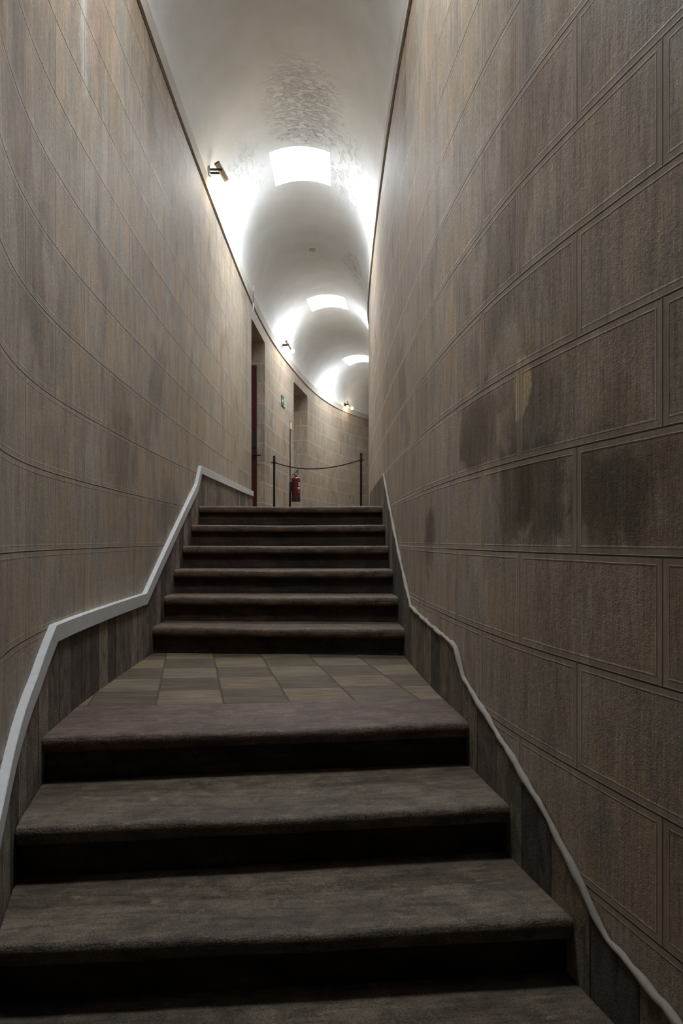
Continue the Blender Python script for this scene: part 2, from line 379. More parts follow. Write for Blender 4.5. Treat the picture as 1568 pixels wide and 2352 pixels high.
def tiles_mat():
    N = NT('landing tiles'); u, v = N.uv(); M = N.math
    cu = M('FLOOR', u); cv = M('FLOOR', v); fu = M('SUBTRACT', u, cu); fv = M('SUBTRACT', v, cv)
    d = M('MULTIPLY', M('MINIMUM', M('MINIMUM', fu, M('SUBTRACT', 1.0, fu)), M('MINIMUM', fv, M('SUBTRACT', 1.0, fv))), 0.3)
    rnd = N.white(N.comb(cu, cv, 1)); rnd2 = N.white(N.comb(cu, cv, 7))
    chk = M('MODULO', M('ADD', M('ADD', cu, cv), 100.0), 2.0)
    s = M('ADD', M('MULTIPLY', chk, 0.75), M('MULTIPLY', rnd, 0.45))
    c = N.mix(N.step(s, 0.15, 1.0), (0.085, 0.061, 0.037), (0.150, 0.108, 0.062))
    c = N.mix(M('MULTIPLY', N.step(rnd2, 0.6, 0.9), 0.5), c, (0.14, 0.11, 0.085))
    x, y, z = N.obj(); vec = N.comb(x, y, z)
    g = N.noise(vec, 170, 3, 0.7); st = N.noise(N.comb(M('MULTIPLY', x, 5), M('MULTIPLY', y, 30), rnd), 1, 5, 0.6, 0.4)
    k = M('ADD', 0.15, M('ADD', M('MULTIPLY', g, 0.9), M('MULTIPLY', N.step(st, 0.28, 0.72), 0.7))); c = N.scale(c, k)
    j = N.step(d, 0.0018, 0.0055, 1, 0)
    c = N.mix(M('MULTIPLY', j, 0.75), c, (0.075, 0.058, 0.042))
    h = M('SUBTRACT', M('ADD', M('MULTIPLY', g, 0.4), M('MULTIPLY', st, 0.8)), M('MULTIPLY', j, 1.2))
    return N.finish(c, 0.62, h, 0.005, 0.9, spec=0.2)
M_TILE = tiles_mat()
def skirt_mat(name, w, dark, light, pits):
    N = NT(name); u, v = N.uv(); M = N.math
    cw = M('DIVIDE', M('ADD', u, M('MULTIPLY', M('SUBTRACT', N.noise(N.comb(M('MULTIPLY', u, 2.5), 0, 0), 1, 2), 0.5), 0.12)), w)
    ci = M('FLOOR', cw); fc = M('SUBTRACT', cw, ci)
    d = M('MULTIPLY', M('MINIMUM', fc, M('SUBTRACT', 1.0, fc)), w)
    rnd = N.white(N.comb(ci, 2, 1)); chk = M('MODULO', M('ADD', ci, 200.0), 2.0)
    f = N.step(M('ADD', M('MULTIPLY', chk, 0.25), M('MULTIPLY', rnd, 0.8)), 0.15, 0.95)
    c = N.mix(f, dark, light)
    st = N.noise(N.comb(M('MULTIPLY', u, 24), M('MULTIPLY', v, 9), rnd), 1, 5, 0.65, 0.5)
    g = N.noise(N.comb(u, v, 0), pits, 4, 0.7)
    k = M('ADD', 0.05, M('ADD', M('MULTIPLY', N.step(st, 0.28, 0.72), 0.8), M('MULTIPLY', g, 0.9))); c = N.scale(c, k)
    j = N.step(d, 0.0015, 0.005, 1, 0); c = N.mix(M('MULTIPLY', j, 0.7), c, (0.02, 0.016, 0.012))
    h = M('SUBTRACT', M('ADD', M('MULTIPLY', st, 0.5), M('MULTIPLY', g, 1.0)), j)
    return N.finish(c, 0.75, h, 0.005, 0.9, spec=0.3)
M_SKL = skirt_mat('left skirting slabs', 0.145, (0.10, 0.076, 0.058), (0.26, 0.205, 0.16), 90)
M_SKR = skirt_mat('right skirting slabs', 0.20, (0.085, 0.07, 0.058), (0.215, 0.165, 0.115), 110)

# ------------------------------------------------------------------ walls
def wall_grid(path, s0, s1, zs, breaks=(), hole=None, step=0.1, offv=0.0):
    cols = sorted(set([round(x, 5) for x in list(np.arange(s0, s1, step)) + [s1] + list(breaks)]))
    V, UVs, Fc = [], [], []
    for s in cols:
        for z in zs: V.append(path.pt(s, z, offv)); UVs.append((s, z))
    nz = len(zs)
    for i in range(len(cols)-1):
        sm = (cols[i] + cols[i+1]) / 2
        for j in range(nz-1):
            zm = (zs[j] + zs[j+1]) / 2
            if hole and hole(sm, zm): continue
            f = (i*nz+j, (i+1)*nz+j, (i+1)*nz+j+1, i*nz+j+1)
            Fc.append(f if path.side < 0 else f[::-1])
    return V, UVs, Fc
D1 = (sL(29.7), sL(33.5)); D2 = (sL(41.7), sL(45.9))
def in_door(s, z): return z < Z_LINT and (D1[0] < s < D1[1] or D2[0] < s < D2[1])
S_END_L = WL.s[-1]; S_END_R = WR.s[-1]
V, U, Fc = wall_grid(WL, 0, S_END_L, [-0.3, Z_TOP, Z_LINT, Z_SPR + 0.02], [*D1, *D2],
                     lambda s, z: z > Z_TOP and in_door(s, z))
# the door recesses: reveals, soffit and back are part of the same stonework
def recess(s0, s1, depth):
    n0 = WL.nor((s0+s1)/2)
    def q(s, w, z):
        p = WL.at(s) - n0*w; return (p[0], p[1], z)
    def quad(pts, uv):
        b = len(V); V.extend(pts); U.extend(uv); Fc.append((b, b+1, b+2, b+3))
    zt, zb = Z_LINT, Z_TOP
    for s, sg in ((s0, 1), (s1, -1)):
        pts = [q(s, 0, zb), q(s, depth, zb), q(s, depth, zt), q(s, 0, zt)]
        quad(pts, [(s+0.3, zb), (s+0.3+depth, zb), (s+0.3+depth, zt), (s+0.3, zt)])
    quad([q(s0, 0, zt), q(s1, 0, zt), q(s1, depth, zt), q(s0, depth, zt)], [(s0, zt+.05), (s1, zt+.05), (s1, zt+.05+depth), (s0, zt+.05+depth)])
    quad([q(s0, depth, zb), q(s1, depth, zb), q(s1, depth, zt), q(s0, depth, zt)], [(s0, zb), (s1, zb), (s1, zt), (s0, zt)])
    quad([q(s0, 0, zb), q(s1, 0, zb), q(s1, depth, zb), q(s0, depth, zb)], [(s0, zb), (s1, zb), (s1, zb+.01), (s0, zb+.01)])
    return q
q1 = recess(*D1, 1.05); q2 = recess(*D2, 0.8)
struct(mesh_obj('wall_left', V, Fc, M_WL, uvs=U), 'curved left ashlar wall with two tall door recesses')
V, U, Fc = wall_grid(WR, 0, S_END_R, [-0.3, Z_TOP, Z_SPR + 0.02])
struct(mesh_obj('wall_right', V, Fc, M_WR, uvs=U), 'curved right ashlar wall with damp stains')

# cornices: a plain band over a strip with soffit shade put into its colour
def sweep_profile(path, s0, s1, prof, step=0.1):
    ss = list(np.arange(s0, s1, step)) + [s1]; V, U, Fc = [], [], []; n = len(prof)
    for s in ss:
        for (o, z) in prof: V.append(path.pt(s, z, o)); U.append((s, z))
    for i in range(len(ss)-1):
        for j in range(n-1):
            f = (i*n+j, (i+1)*n+j, (i+1)*n+j+1, i*n+j+1); Fc.append(f if path.side < 0 else f[::-1])
    return V, U, Fc
for path, e, nm in ((WL, S_END_L, 'trim_1'), (WR, S_END_R, 'trim_2')):
    V, U, Fc = sweep_profile(path, 0, e, [(0.0, Z_COR+0.014), (0.017, Z_COR+0.015), (0.018, Z_COR+0.018), (0.018, Z_SPR-0.004), (0.015, Z_SPR), (0.0, Z_SPR+0.001)])
    struct(mesh_obj(nm, V, Fc, M_COR, uvs=U), 'plain plaster cornice band along the %s wall' % ('left' if nm == 'trim_1' else 'right'))
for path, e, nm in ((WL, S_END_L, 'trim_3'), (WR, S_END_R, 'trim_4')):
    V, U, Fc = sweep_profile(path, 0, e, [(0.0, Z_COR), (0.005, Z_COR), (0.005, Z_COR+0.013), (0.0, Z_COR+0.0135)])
    struct(mesh_obj(nm, V, Fc, M_SOFFIT_SHADE, uvs=U), 'strip coloured as the shade under the cornice of the %s wall' % ('left' if nm == 'trim_3' else 'right'))

# ------------------------------------------------------------------ vault with skylights
def nearest_on(path, p):
    i = int(np.argmin(((path.p - p)**2).sum(1))); best = None
    for a in (max(i-1, 0), min(i, len(path.p)-2)):
        A, B = path.p[a], path.p[a+1]; t = np.clip(((p-A) @ (B-A)) / ((B-A) @ (B-A)), 0, 1); qv = A + (B-A)*t
        if best is None or ((qv-p)**2).sum() < ((best-p)**2).sum(): best = qv
    return best
sv = np.arange(0.0, S_END_L, 0.05)
LP = np.array([WL.at(s) for s in sv]); RP = np.array([nearest_on(WR, p + WL.nor(s)*W_COR) for s, p in zip(sv, LP)])
for _ in range(12):
    RP[1:-1] = 0.25*RP[:-2] + 0.5*RP[1:-1] + 0.25*RP[2:]
MID = (LP + RP) / 2
SKYL = [(8.2, 10.2), (23.15, 25.2), (37.1, 39.05), (49.2, 51.0)]
PH = sorted(set([round(math.radians(a), 6) for a in list(np.arange(0, 181, 3.75)) + [90-23.5, 90+23.5]]))
PHL, PHR = math.radians(90+23.5), math.radians(90-23.5)
def vault_pt(i, ph, lift=0.0):
    c = MID[i]; h = (RP[i] - LP[i]) / 2; r = np.linalg.norm(h) ; e = h / r
    rr = r - 0.004
    p = c + e * (rr + lift) * math.cos(ph)
    return (p[0], p[1], Z_SPR - 0.004 + (0.825 + lift) * math.sin(ph))
holes = []
for d0, d1 in SKYL:
    i0 = int(np.argmin(abs(MID[:, 1] - d0*T))); i1 = int(np.argmin(abs(MID[:, 1] - d1*T))); holes.append((i0, i1))
V, U, Fc = [], [], []; n = len(PH)
for i in range(len(sv)):
    for ph in PH: V.append(vault_pt(i, ph)); U.append((sv[i], (ph - math.pi/2)*0.83))
for i in range(len(sv)-1):
    for j in range(n-1):
        pm = (PH[j] + PH[j+1]) / 2
        if PHR < pm < PHL and any(a <= i < b for a, b in holes): continue
        Fc.append((i*n+j, i*n+j+1, (i+1)*n+j+1, (i+1)*n+j))
o = struct(mesh_obj('ceiling', V, Fc, M_VAULT, uvs=U, smooth=True), 'white limewashed barrel vault with peeling plaster')
LIFT = 0.36
for k, (a, b) in enumerate(holes):
    ring = [(a, ph) for ph in PH if PHR-1e-4 <= ph <= PHL+1e-4] + [(i, PHL) for i in range(a+1, b+1)] + \
           [(b, ph) for ph in reversed(PH) if PHR-1e-4 <= ph < PHL-1e-4] + [(i, PHR) for i in range(b-1, a, -1)]
    V = [vault_pt(i, ph) for i, ph in ring]; m = len(V)
    V += [(x, y, z + LIFT) for x, y, z in V]
    Fc = [(i, (i+1) % m, m + (i+1) % m, m + i) for i in range(m)]
    struct(mesh_obj('trim_%d' % (k+5), V, Fc, M_SHAFT), 'white plaster reveal of a skylight')
    V, Fc = [], []; phs = [ph for ph in PH if PHR-1e-4 <= ph <= PHL+1e-4]; q = len(phs)
    for i in range(a, b+1):
        for ph in phs:
            x, y, z = vault_pt(i, ph); V.append((x, y, z + LIFT))
    for i in range(b-a):
        for j in range(q-1): Fc.append((i*q+j, i*q+j+1, (i+1)*q+j+1, (i+1)*q+j))
    struct(mesh_obj('window_%d' % (k+1), V, Fc, M_SKY), 'daylit skylight in the crown of the vault')

# ------------------------------------------------------------------ stairs
TH_SK = 0.018
def on_wall(path, d, inset):
    s = path.s_at_d(d); q = path.at(s) + path.nor(s)*inset; return Vector((q[0], q[1], 0))
def make_step(dl, dr, dl2, dr2, ztop, drop, mat, label, group, back_extra=0.03, wear=0.0025):
    """one stone step: rounded tread slab from its nose to just under the next riser, and the riser below it"""
    A = on_wall(WL, dl, TH_SK+0.002); B = on_wall(WR, dr, TH_SK+0.002)
    A2 = on_wall(WL, dl2, TH_SK+0.002); B2 = on_wall(WR, dr2, TH_SK+0.002)
    O = (A + B) / 2; ax = (B - A).normalized(); rot = math.atan2(ax.y, ax.x)
    root = thing('stone_step', (O.x, O.y, ztop - drop), label, 'step', group, rot)
    inv = Matrix.Translation((O.x, O.y, ztop - drop)) @ Matrix.Rotation(rot, 4, 'Z'); inv = inv.inverted()
    th = 0.062; nose = 0.036; top = drop
    prof = [(0.036, top-th), (0.014, top-th), (0.005, top-th+0.006), (0.0, top-th+0.018), (0.0, top-0.022), (0.004, top-0.009), (0.012, top-0.002), (0.024, top)]
    nx = 56; V, Fc = [], []; m = len(prof) + 7
    ph = rng.uniform(0, 9)
    for i in range(nx+1):
        f = i/nx
        a = inv @ Vector((*(A.lerp(B, f)).xy, ztop)); b = inv @ Vector((*(A2.lerp(B2, f)).xy, ztop))
        wv = wear*(math.sin(f*7+ph) + math.sin(f*17+2*ph) + 0.7*math.sin(f*41+ph))*0.35
        sag = -0.006*math.exp(-((f-0.5)/0.25)**2)
        for (yy, zz) in prof:
            up = max(0, (zz-(top-th))/th)
            V.append((a.x, a.y + yy + wv*(1 if yy < 0.02 else 0), zz + (sag + 0.4*wv)*up))
        L = b.y - a.y
        for g in (0.1, 0.25, 0.5, 0.75, 1.0):
            y = 0.024 + (L + back_extra - 0.024)*g
            V.append((a.x + (b.x-a.x)*min(1, y/max(L, 1e-3)), a.y + y, top + sag*(1-g)))
        V.append((V[-1][0], a.y + L + back_extra, top-th)); V.append((V[-1][0], a.y + (L+back_extra)*0.5, top-th))
    for i in range(nx):
        for j in range(m):
            j2 = (j+1) % m
            Fc.append((i*m+j, i*m+j2, (i+1)*m+j2, (i+1)*m+j))
    Fc.append(tuple(range(m))[::-1]); Fc.append(tuple(nx*m+j for j in range(m)))
    bm = bmesh.new(); vs = [bm.verts.new(v) for v in V]
    for f in Fc: bm.faces.new([vs[k] for k in f])
    bm_obj('tread', bm, mat, root, True, 50)
    bm = bmesh.new()
    a = inv @ Vector((*A.xy, ztop)); b = inv @ Vector((*B.xy, ztop))
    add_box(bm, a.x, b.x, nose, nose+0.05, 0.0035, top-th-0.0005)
    bm_obj('riser', bm, M_RISER_SHADE, root, False)
    return root
up = [(18.8, 18.8), (17.8, 17.8), (16.8, 16.78), (15.85, 15.75), (14.92, 14.7), (13.95, 13.62)]
GU = 'brown stone steps of the upper flight'; GL = 'brown stone steps of the lower flight'
ul = ['topmost stone step, its lit edge meeting the upper corridor floor behind',
      'second stone step from the top of the upper flight, chipped at left end',
      'third stone step from the top of the upper flight, with its riser coloured dark as shade',
      'fourth stone step from the top of the upper flight, pale scuff on its riser',
      'fifth stone step from the top of the upper flight, nick near the left end',
      'lowest stone step of the upper flight, rising straight off the tiled landing']
for i, (a, b) in enumerate(up):
    z = Z_TOP - i*RISE
    if i == 0: a2, b2 = a + 0.9, b + 0.9
    else: a2, b2 = up[i-1]
    make_step(a, b, a2, b2, z, RISE, M_TREAD_UP, ul[i], GU, 0.055 if i else 0.0)
lo = [(8.0, 8.67), (6.75, 7.36), (5.68, 6.14), (4.55, 4.95), (3.4, 3.75)]
ll = ['wide purplish stone step edging the tiled half landing',
      'broad brown stone step one below the landing edge, with worn front lip',
      'broad stone step two below the landing edge, its tread speckled with pale flecks',
      'stone step cut off by the bottom edge of the photo, nearest in view',
      'stone step at the very foot of the stairs, below the bottom of the photo']
for i, (a, b) in enumerate(lo):
    z = Z_LAND - i*RISE
    if i == 0: a2, b2 = 9.45, 10.0
    else: a2, b2 = lo[i-1]
    make_step(a, b, a2, b2, z, RISE, M_TREAD_RED if i == 0 else M_TREAD, ll[i], GL, 0.055 if i else 0.0, 0.004)
# floors: foot of the stairs, tiled landing, upper corridor
def floor_mesh(name, dpairs, z, mat, rot=0.0, tile=0.3, inset=TH_SK+0.002, thick=0.05, org=(0, 0), rot2=0.0):
    V, U, Fc = [], [], []
    for dl, dr in dpairs:
        a = on_wall(WL, dl, inset); b = on_wall(WR, dr, inset)
        for p in (a, b):
            V.append((p.x, p.y, z)); x, y = p.x-org[0], p.y-org[1]
            U.append(((x*math.cos(rot)+y*math.sin(rot))/tile, (-x*math.sin(rot2)+y*math.cos(rot2))/tile))
    m = len(dpairs)
    for i in range(m-1): Fc.append((2*i, 2*i+1, 2*i+3, 2*i+2))
    b0 = len(V); V += [(x, y, zz-thick) for x, y, zz in V]; U += U
    for i in range(m-1): Fc.append((b0+2*i, b0+2*i+2, b0+2*i+3, b0+2*i+1))
    Fc.append((0, 1, b0+1, b0)); Fc.append((2*m-2, 2*m-1, b0+2*m-1, b0+2*m-2))
    o = mesh_obj(name, V, Fc, mat, uvs=U); return struct(o)
q = on_wall(WL, 9.45, 0); 
lp = [(9.45 + (14.02-9.45)*k/10, 10.0 + (13.7-10.0)*k/10) for k in range(11)]
floor_mesh('floor', lp, Z_LAND, M_TILE, math.radians(12.5), 0.298, org=(q.x+0.06, q.y+0.02), rot2=math.radians(5.0))
fp = [(19.7+k*0.8, 19.7+k*0.8) for k in range(20)]
SL = [WL.at(s) for s in np.arange(sL(35.0), S_END_L, 0.3)]
V, U, Fc = [], [], []
rows = []
for dl, dr in fp:
    a = on_wall(WL, dl, 0.0); b = on_wall(WR, dr, 0.0); rows.append((a, b))
for s in np.arange(WL.s_at_d(35.8), S_END_L, 0.3):
    p = WL.at(s); r = nearest_on(WR, p + WL.nor(s)*W_COR); rows.append((Vector((*p, 0)), Vector((*r, 0))))
for a, b in rows:
    for p in (a, b): V.append((p.x, p.y, Z_TOP)); U.append((p.x/0.3, p.y/0.3))
for i in range(len(rows)-1): Fc.append((2*i, 2*i+1, 2*i+3, 2*i+2))
struct(mesh_obj('floor.001', V, Fc, M_TILE, uvs=U))
floor_mesh('floor.002', [(-2.9, -2.9), (-1, -1), (1, 1), (2.4, 2.5), (3.5, 3.85)], Z_LAND - 5*RISE, M_TREAD)

# ------------------------------------------------------------------ skirtings and their cappings
def local_floor(d):
    if d > 18.8: return Z_TOP
    if d > 13.8: return Z_TOP - RISE*(18.8-d) - RISE
    if d > 8.3: return Z_LAND
    return Z_LAND - RISE*(8.3-d)/1.2 - RISE
def skirting(path, pts, name, mat, d_end, low=0.22, step=0.05):
    """pts: (s, z) of its top edge"""
    s0, s1 = pts[0][0], pts[-1][0]
    ss = sorted(set([round(x, 4) for x in list(np.arange(s0, s1, step)) + [p[0] for p in pts]]))
    V, U, Fc = [], [], []
    xs = [p[0] for p in pts]; zs = [p[1] for p in pts]
    for s in ss:
        zt = np.interp(s, xs, zs); d = path.at(s)[1]/T
        zb = min(local_floor(d) - (low if d < 18.9 else 0.0), zt-0.05)
        for (o, z) in ((0.001, zb), (TH_SK, zb), (TH_SK, zt-0.004), (TH_SK-0.004, zt), (0.001, zt)):
            V.append(path.pt(s, z, o)); U.append((s, z))
    m = 5
    for i in range(len(ss)-1):
        for j in range(m-1):
            f = (i*m+j, (i+1)*m+j, (i+1)*m+j+1, i*m+j+1); Fc.append(f if path.side < 0 else f[::-1])
    Fc.append(tuple(range(m))); Fc.append(tuple((len(ss)-1)*m+j for j in range(m)))
    return struct(mesh_obj(name, V, Fc, mat, uvs=U))
ltop = [(2.9, -5690), (6.3, -3370), (7.7, -2400), (8.5, -1660), (13.38, -1640), (18.45, 2370), (18.98, 3235), (29.72, 3310)]
Lp = [(sL(d), Z(fz)) for d, fz in ltop]
skirting(WL, [(s, z-0.03) for s, z in Lp], 'baseboard_left', M_SKL, 29.7)
# white capping: a mitred board following the same line on the wall
def mitre(pts, w):
    out = []
    for i, p in enumerate(pts):
        p = np.array(p); ns = []
        if i > 0: t = p - np.array(pts[i-1]); ns.append(t/np.linalg.norm(t))
        if i < len(pts)-1: t = np.array(pts[i+1]) - p; ns.append(t/np.linalg.norm(t))
        nn = [np.array([t[1], -t[0]]) for t in ns]; b = sum(nn); b /= np.linalg.norm(b)
        out.append(tuple(p + b * w / max(0.45, b @ nn[0])))
    return out
fine = []; low = mitre(Lp, 0.070); lfine = []
for (a, b, c, d) in zip(Lp[:-1], Lp[1:], low[:-1], low[1:]):
    m = max(2, int((b[0]-a[0])/0.08))
    for k in range(m):
        f = k/m; fine.append((a[0]+(b[0]-a[0])*f, a[1]+(b[1]-a[1])*f)); lfine.append((c[0]+(d[0]-c[0])*f, c[1]+(d[1]-c[1])*f))
fine.append(Lp[-1]); lfine.append((Lp[-1][0], low[-1][1]))
V, Fc = [], []; DP = 0.030
for (a, b) in zip(fine, lfine):
    for (s, z, o) in ((a[0], a[1], 0.001), (a[0], a[1], DP-0.003), (a[0]+(b[0]-a[0])*0.04, a[1]+(b[1]-a[1])*0.04, DP), (b[0], b[1], DP), (b[0], b[1], 0.001)):
        V.append(WL.pt(s, z, o))
m = 5
for i in range(len(fine)-1):
    for j in range(m): Fc.append((i*m+j, i*m+(j+1) % m, (i+1)*m+(j+1) % m, (i+1)*m+j))
Fc.append(tuple(range(m))); Fc.append(tuple((len(fine)-1)*m+j for j in range(m)))
bm = bmesh.new(); vs = [bm.verts.new(v) for v in V]
for f in Fc: bm.faces.new([vs[k] for k in f])
struct(bm_obj('trim_9', bm, M_WHITE, None, False), 'white painted capping board zigzagging up the left wall above the skirting')

rtop = [(2.8, -7050), (5.0, -5430), (5.72, -5215), (6.2, -4640), (6.62, -4200), (7.28, -3712), (8.12, -3250), (8.68, -3000), (9.0, -2830), (9.18, -2560), (9.36, -2330), (9.55, -2270), (9.9, -2247), (12.9, -2000), (18.45, 2730), (18.6, 2780), (26.5, 2830)]
Rp = [(sR(d), Z(fz)) for d, fz in rtop]
skirting(WR, Rp, 'baseboard_right', M_SKR, 24)
xs = [p[0] for p in Rp]; zs = [p[1] for p in Rp]
ss = np.arange(xs[0], sR(18.6), 0.03)
pts, rad = [], []
for k, s in enumerate(ss):
    j = 0.0025*math.sin(k*0.9) + 0.002*math.sin(k*2.3+1)
    pts.append(WR.pt(s, np.interp(s, xs, zs) + 0.004 + j, 0.014)); rad.append(0.0105 + 0.002*math.sin(k*0.55) + 0.0014*math.sin(k*1.9))
bm = bmesh.new(); add_tube(bm, pts, rad, 10)
struct(bm_obj('trim_10', bm, M_PLASTER), 'thin rounded plaster bead wavering along the right skirting')

# ------------------------------------------------------------------ red door standing open in the first recess
n0 = WL.nor((D1[0]+D1[1])/2); t0 = WL.tan((D1[0]+D1[1])/2)
base = WL.at(D1[1]) - n0*0.118 - t0*0.03
door = bpy.data.objects.new('door_1', None); COL.objects.link(door); door.location = (base[0], base[1], Z_TOP+0.006)
door.rotation_euler[2] = math.atan2(-n0[1], -n0[0]); door['kind'] = 'structure'
door['label'] = 'dark red door leaf standing open against the jamb of the nearer recess'
HD = 2.42     # local x runs into the recess, local +y towards the camera (towards -t)
bm = bmesh.new(); add_box(bm, 0, 0.86, 0, 0.045, 0, HD, 0.003); bm_obj('door_leaf', bm, M_DOORRED, door, False)
bm = bmesh.new()
for (za, zb) in ((0.12, 0.95), (1.5, 2.3)): add_box(bm, 0.1, 0.76, 0.045, 0.053, za, zb, 0.004)
bm_obj('door_panel', bm, M_DOORRED, door, False)
bm = bmesh.new(); add_box(bm, 0.0, 0.86, 0.046, 0.060, 1.13, 1.38, 0.003); bm_obj('lock_plate', bm, M_BLACK, door, False)  # black lock plate band across the middle of the leaf
bm = bmesh.new(); add_lathe(bm, [(0, 0), (0.025, 0), (0.025, 0.01), (0.011, 0.012), (0.011, 0.055), (0, 0.055)], 16, (0, 1, 0), (0.05, 0.045, 1.01))
add_tube(bm, [(0.06, 0.094, 1.01), (0.0, 0.098, 1.01), (-0.075, 0.094, 1.008)], 0.010, 10)
bm_obj('handle', bm, M_DARKMETAL, door)

# ------------------------------------------------------------------ wall lamps at the springing of the vault
def make_lamp(d, label, z, ph=0.0):
    s = sL(d); p = WL.pt(s, z, 0.02); t = WL.tan(s); n = WL.nor(s)
    root = thing('wall_lamp', p, label, 'wall lamp', 'spot lamps along the left springing line', math.atan2(n[1], n[0]))
    # local: x into the corridor, y along the corridor away from the camera is +y (left wall)
    bm = bmesh.new(); add_lathe(bm, [(0, -0.02), (0.05, -0.02), (0.05, 0.006), (0.046, 0.010), (0, 0.010)], 28, (1, 0, 0))
    bm_obj('base_plate', bm, M_CHROME, root)
    for sg in (-1, 1):
        bm = bmesh.new(); add_box(bm, 0.006, 0.124, sg*0.031-0.004, sg*0.031+0.004, -0.010, 0.010, 0.002); bm_obj('arm', bm, M_DARKMETAL, root, False)
    ax = Vector((0.50, 0.40, -0.80)).normalized(); c = Vector((0.112, 0, 0.0))
    bm = bmesh.new(); add_lathe(bm, [(0.0, -0.072), (0.0265, -0.072), (0.0265, 0.098), (0.023, 0.098), (0.023, 0.07), (0, 0.07)], 28, ax, c)
    bm_obj('lamp_housing', bm, M_LAMPTUBE, root)
    bm = bmesh.new(); add_lathe(bm, [(0, -0.086), (0.024, -0.086), (0.0275, -0.082), (0.0275, -0.072), (0, -0.072)], 28, ax, c)
    bm_obj('end_cap', bm, M_LAMPCAP, root)
    bm = bmesh.new(); add_lathe(bm, [(0, 0.074), (0.018, 0.074), (0.020, 0.098)] + [(0.036*math.sin(a), 0.126 - 0.036*math.cos(a)) for a in np.linspace(0.6, math.pi, 12)][:-1] + [(0, 0.162)], 24, ax, c)
    bm_obj('bulb', bm, M_BULB, root)
    return root
make_lamp(20.35, 'nearest and largest wall lamp, beige tube on double arm left of the first skylight', Z(17230))
make_lamp(38.2, 'middle wall lamp on the left cornice above the green exit sign', Z(17080))
make_lamp(54.9, 'farthest wall lamp, small lit spot on the cornice at the end of the bend', Z(17050))

# ------------------------------------------------------------------ smoke detector on the crown of the vault
i = int(np.argmin(abs(MID[:, 1] - 31.1*T))); c = vault_pt(i, math.pi/2)
det = thing('smoke_detector', (c[0], c[1], c[2]), 'round white smoke detector on the vault crown between the first two skylights', 'smoke detector')
bm = bmesh.new(); add_lathe(bm, [(0, 0.004), (0.066, 0.004), (0.066, -0.016), (0.060, -0.020), (0, -0.020)], 32); bm_obj('mounting_base', bm, M_PLASTIC, det)
bm = bmesh.new(); add_lathe(bm, [(0, -0.020), (0.048, -0.020), (0.050, -0.034), (0.042, -0.046), (0.02, -0.050), (0, -0.050)], 32); bm_obj('sensor_dome', bm, plain('cream plastic', (0.45, 0.42, 0.36), 0.5), det)

# ------------------------------------------------------------------ clear strip and cable clip over the first recess
s = sL(29.35); p = WL.pt(s, Z_COR, 0.045); n = WL.nor(s)
st = thing('cable_conduit', p, 'short pale plastic conduit crossing the cornice above the nearer door recess', 'conduit', None, math.atan2(n[1], n[0]))
bm = bmesh.new(); add_box(bm, -0.006, 0.006, -0.012, 0.012, -0.14, -0.03, 0.002); bm_obj('lower_sleeve', bm, M_PLASTIC, st, False)
bm = bmesh.new(); add_tube(bm, [(0, 0, -0.03), (0.0, 0, 0.05), (0.004, 0, 0.13)], 0.004, 8); bm_obj('cable', bm, M_BLACK, st)
bm = bmesh.new(); add_box(bm, -0.006, 0.012, -0.014, 0.014, 0.13, 0.21, 0.002); bm_obj('upper_sleeve', bm, M_PLASTIC, st, False)

# ------------------------------------------------------------------ green emergency exit sign on the wall
s = sL(38.6); p = WL.pt(s, zat(922.5, 38.6), 0.0); t = WL.tan(s)
sg = thing('exit_sign', p, 'small green emergency exit sign between the two door recesses', 'sign', None, math.atan2(t[1], t[0]))
# local x along the wall away from the camera; local -y faces the corridor
bm = bmesh.new(); add_box(bm, -0.150, 0.150, -0.012, -0.002, -0.095, 0.095, 0.002); bm_obj('sign_panel', bm, M_GREEN, sg, False)
bm = bmesh.new()
add_box(bm, 0.035, 0.130, -0.0145, -0.0125, -0.078, 0.078)
bm_obj('doorway_symbol', bm, M_SIGNWHITE, sg, False); bm = bmesh.new()
add_poly(bm, [(-0.125, 0.0), (-0.085, 0.045), (-0.085, 0.018), (-0.045, 0.018), (-0.045, -0.018), (-0.085, -0.018), (-0.085, -0.045)], -0.0145, -0.0125)
bm_obj('arrow_symbol', bm, M_SIGNWHITE, sg, False)
bm = bmesh.new(); add_lathe(bm, [(0, 0), (0.014, 0), (0.014, 0.002), (0, 0.002)], 18, (0, -1, 0), (0.082, -0.0146, 0.052))
def limb(bm, a, b, w):
    a = Vector((a[0], a[1])); b = Vector((b[0], b[1])); d = (b-a).normalized(); nn = Vector((-d.y, d.x))*w
    add_poly(bm, [tuple(a+nn), tuple(b+nn), tuple(b-nn), tuple(a-nn)], -0.0166, -0.0147)
for a, b, w in (((0.078, 0.034), (0.072, -0.012), 0.011), ((0.076, 0.028), (0.050, 0.006), 0.005), ((0.080, 0.028), (0.108, 0.012), 0.005),
                ((0.072, -0.010), (0.048, -0.036), 0.007), ((0.048, -0.036), (0.050, -0.066), 0.006), ((0.074, -0.010), (0.098, -0.034), 0.007), ((0.098, -0.034), (0.116, -0.062), 0.006)): limb(bm, a, b, w)
bm_obj('running_figure', bm, M_GREEN, sg, False)

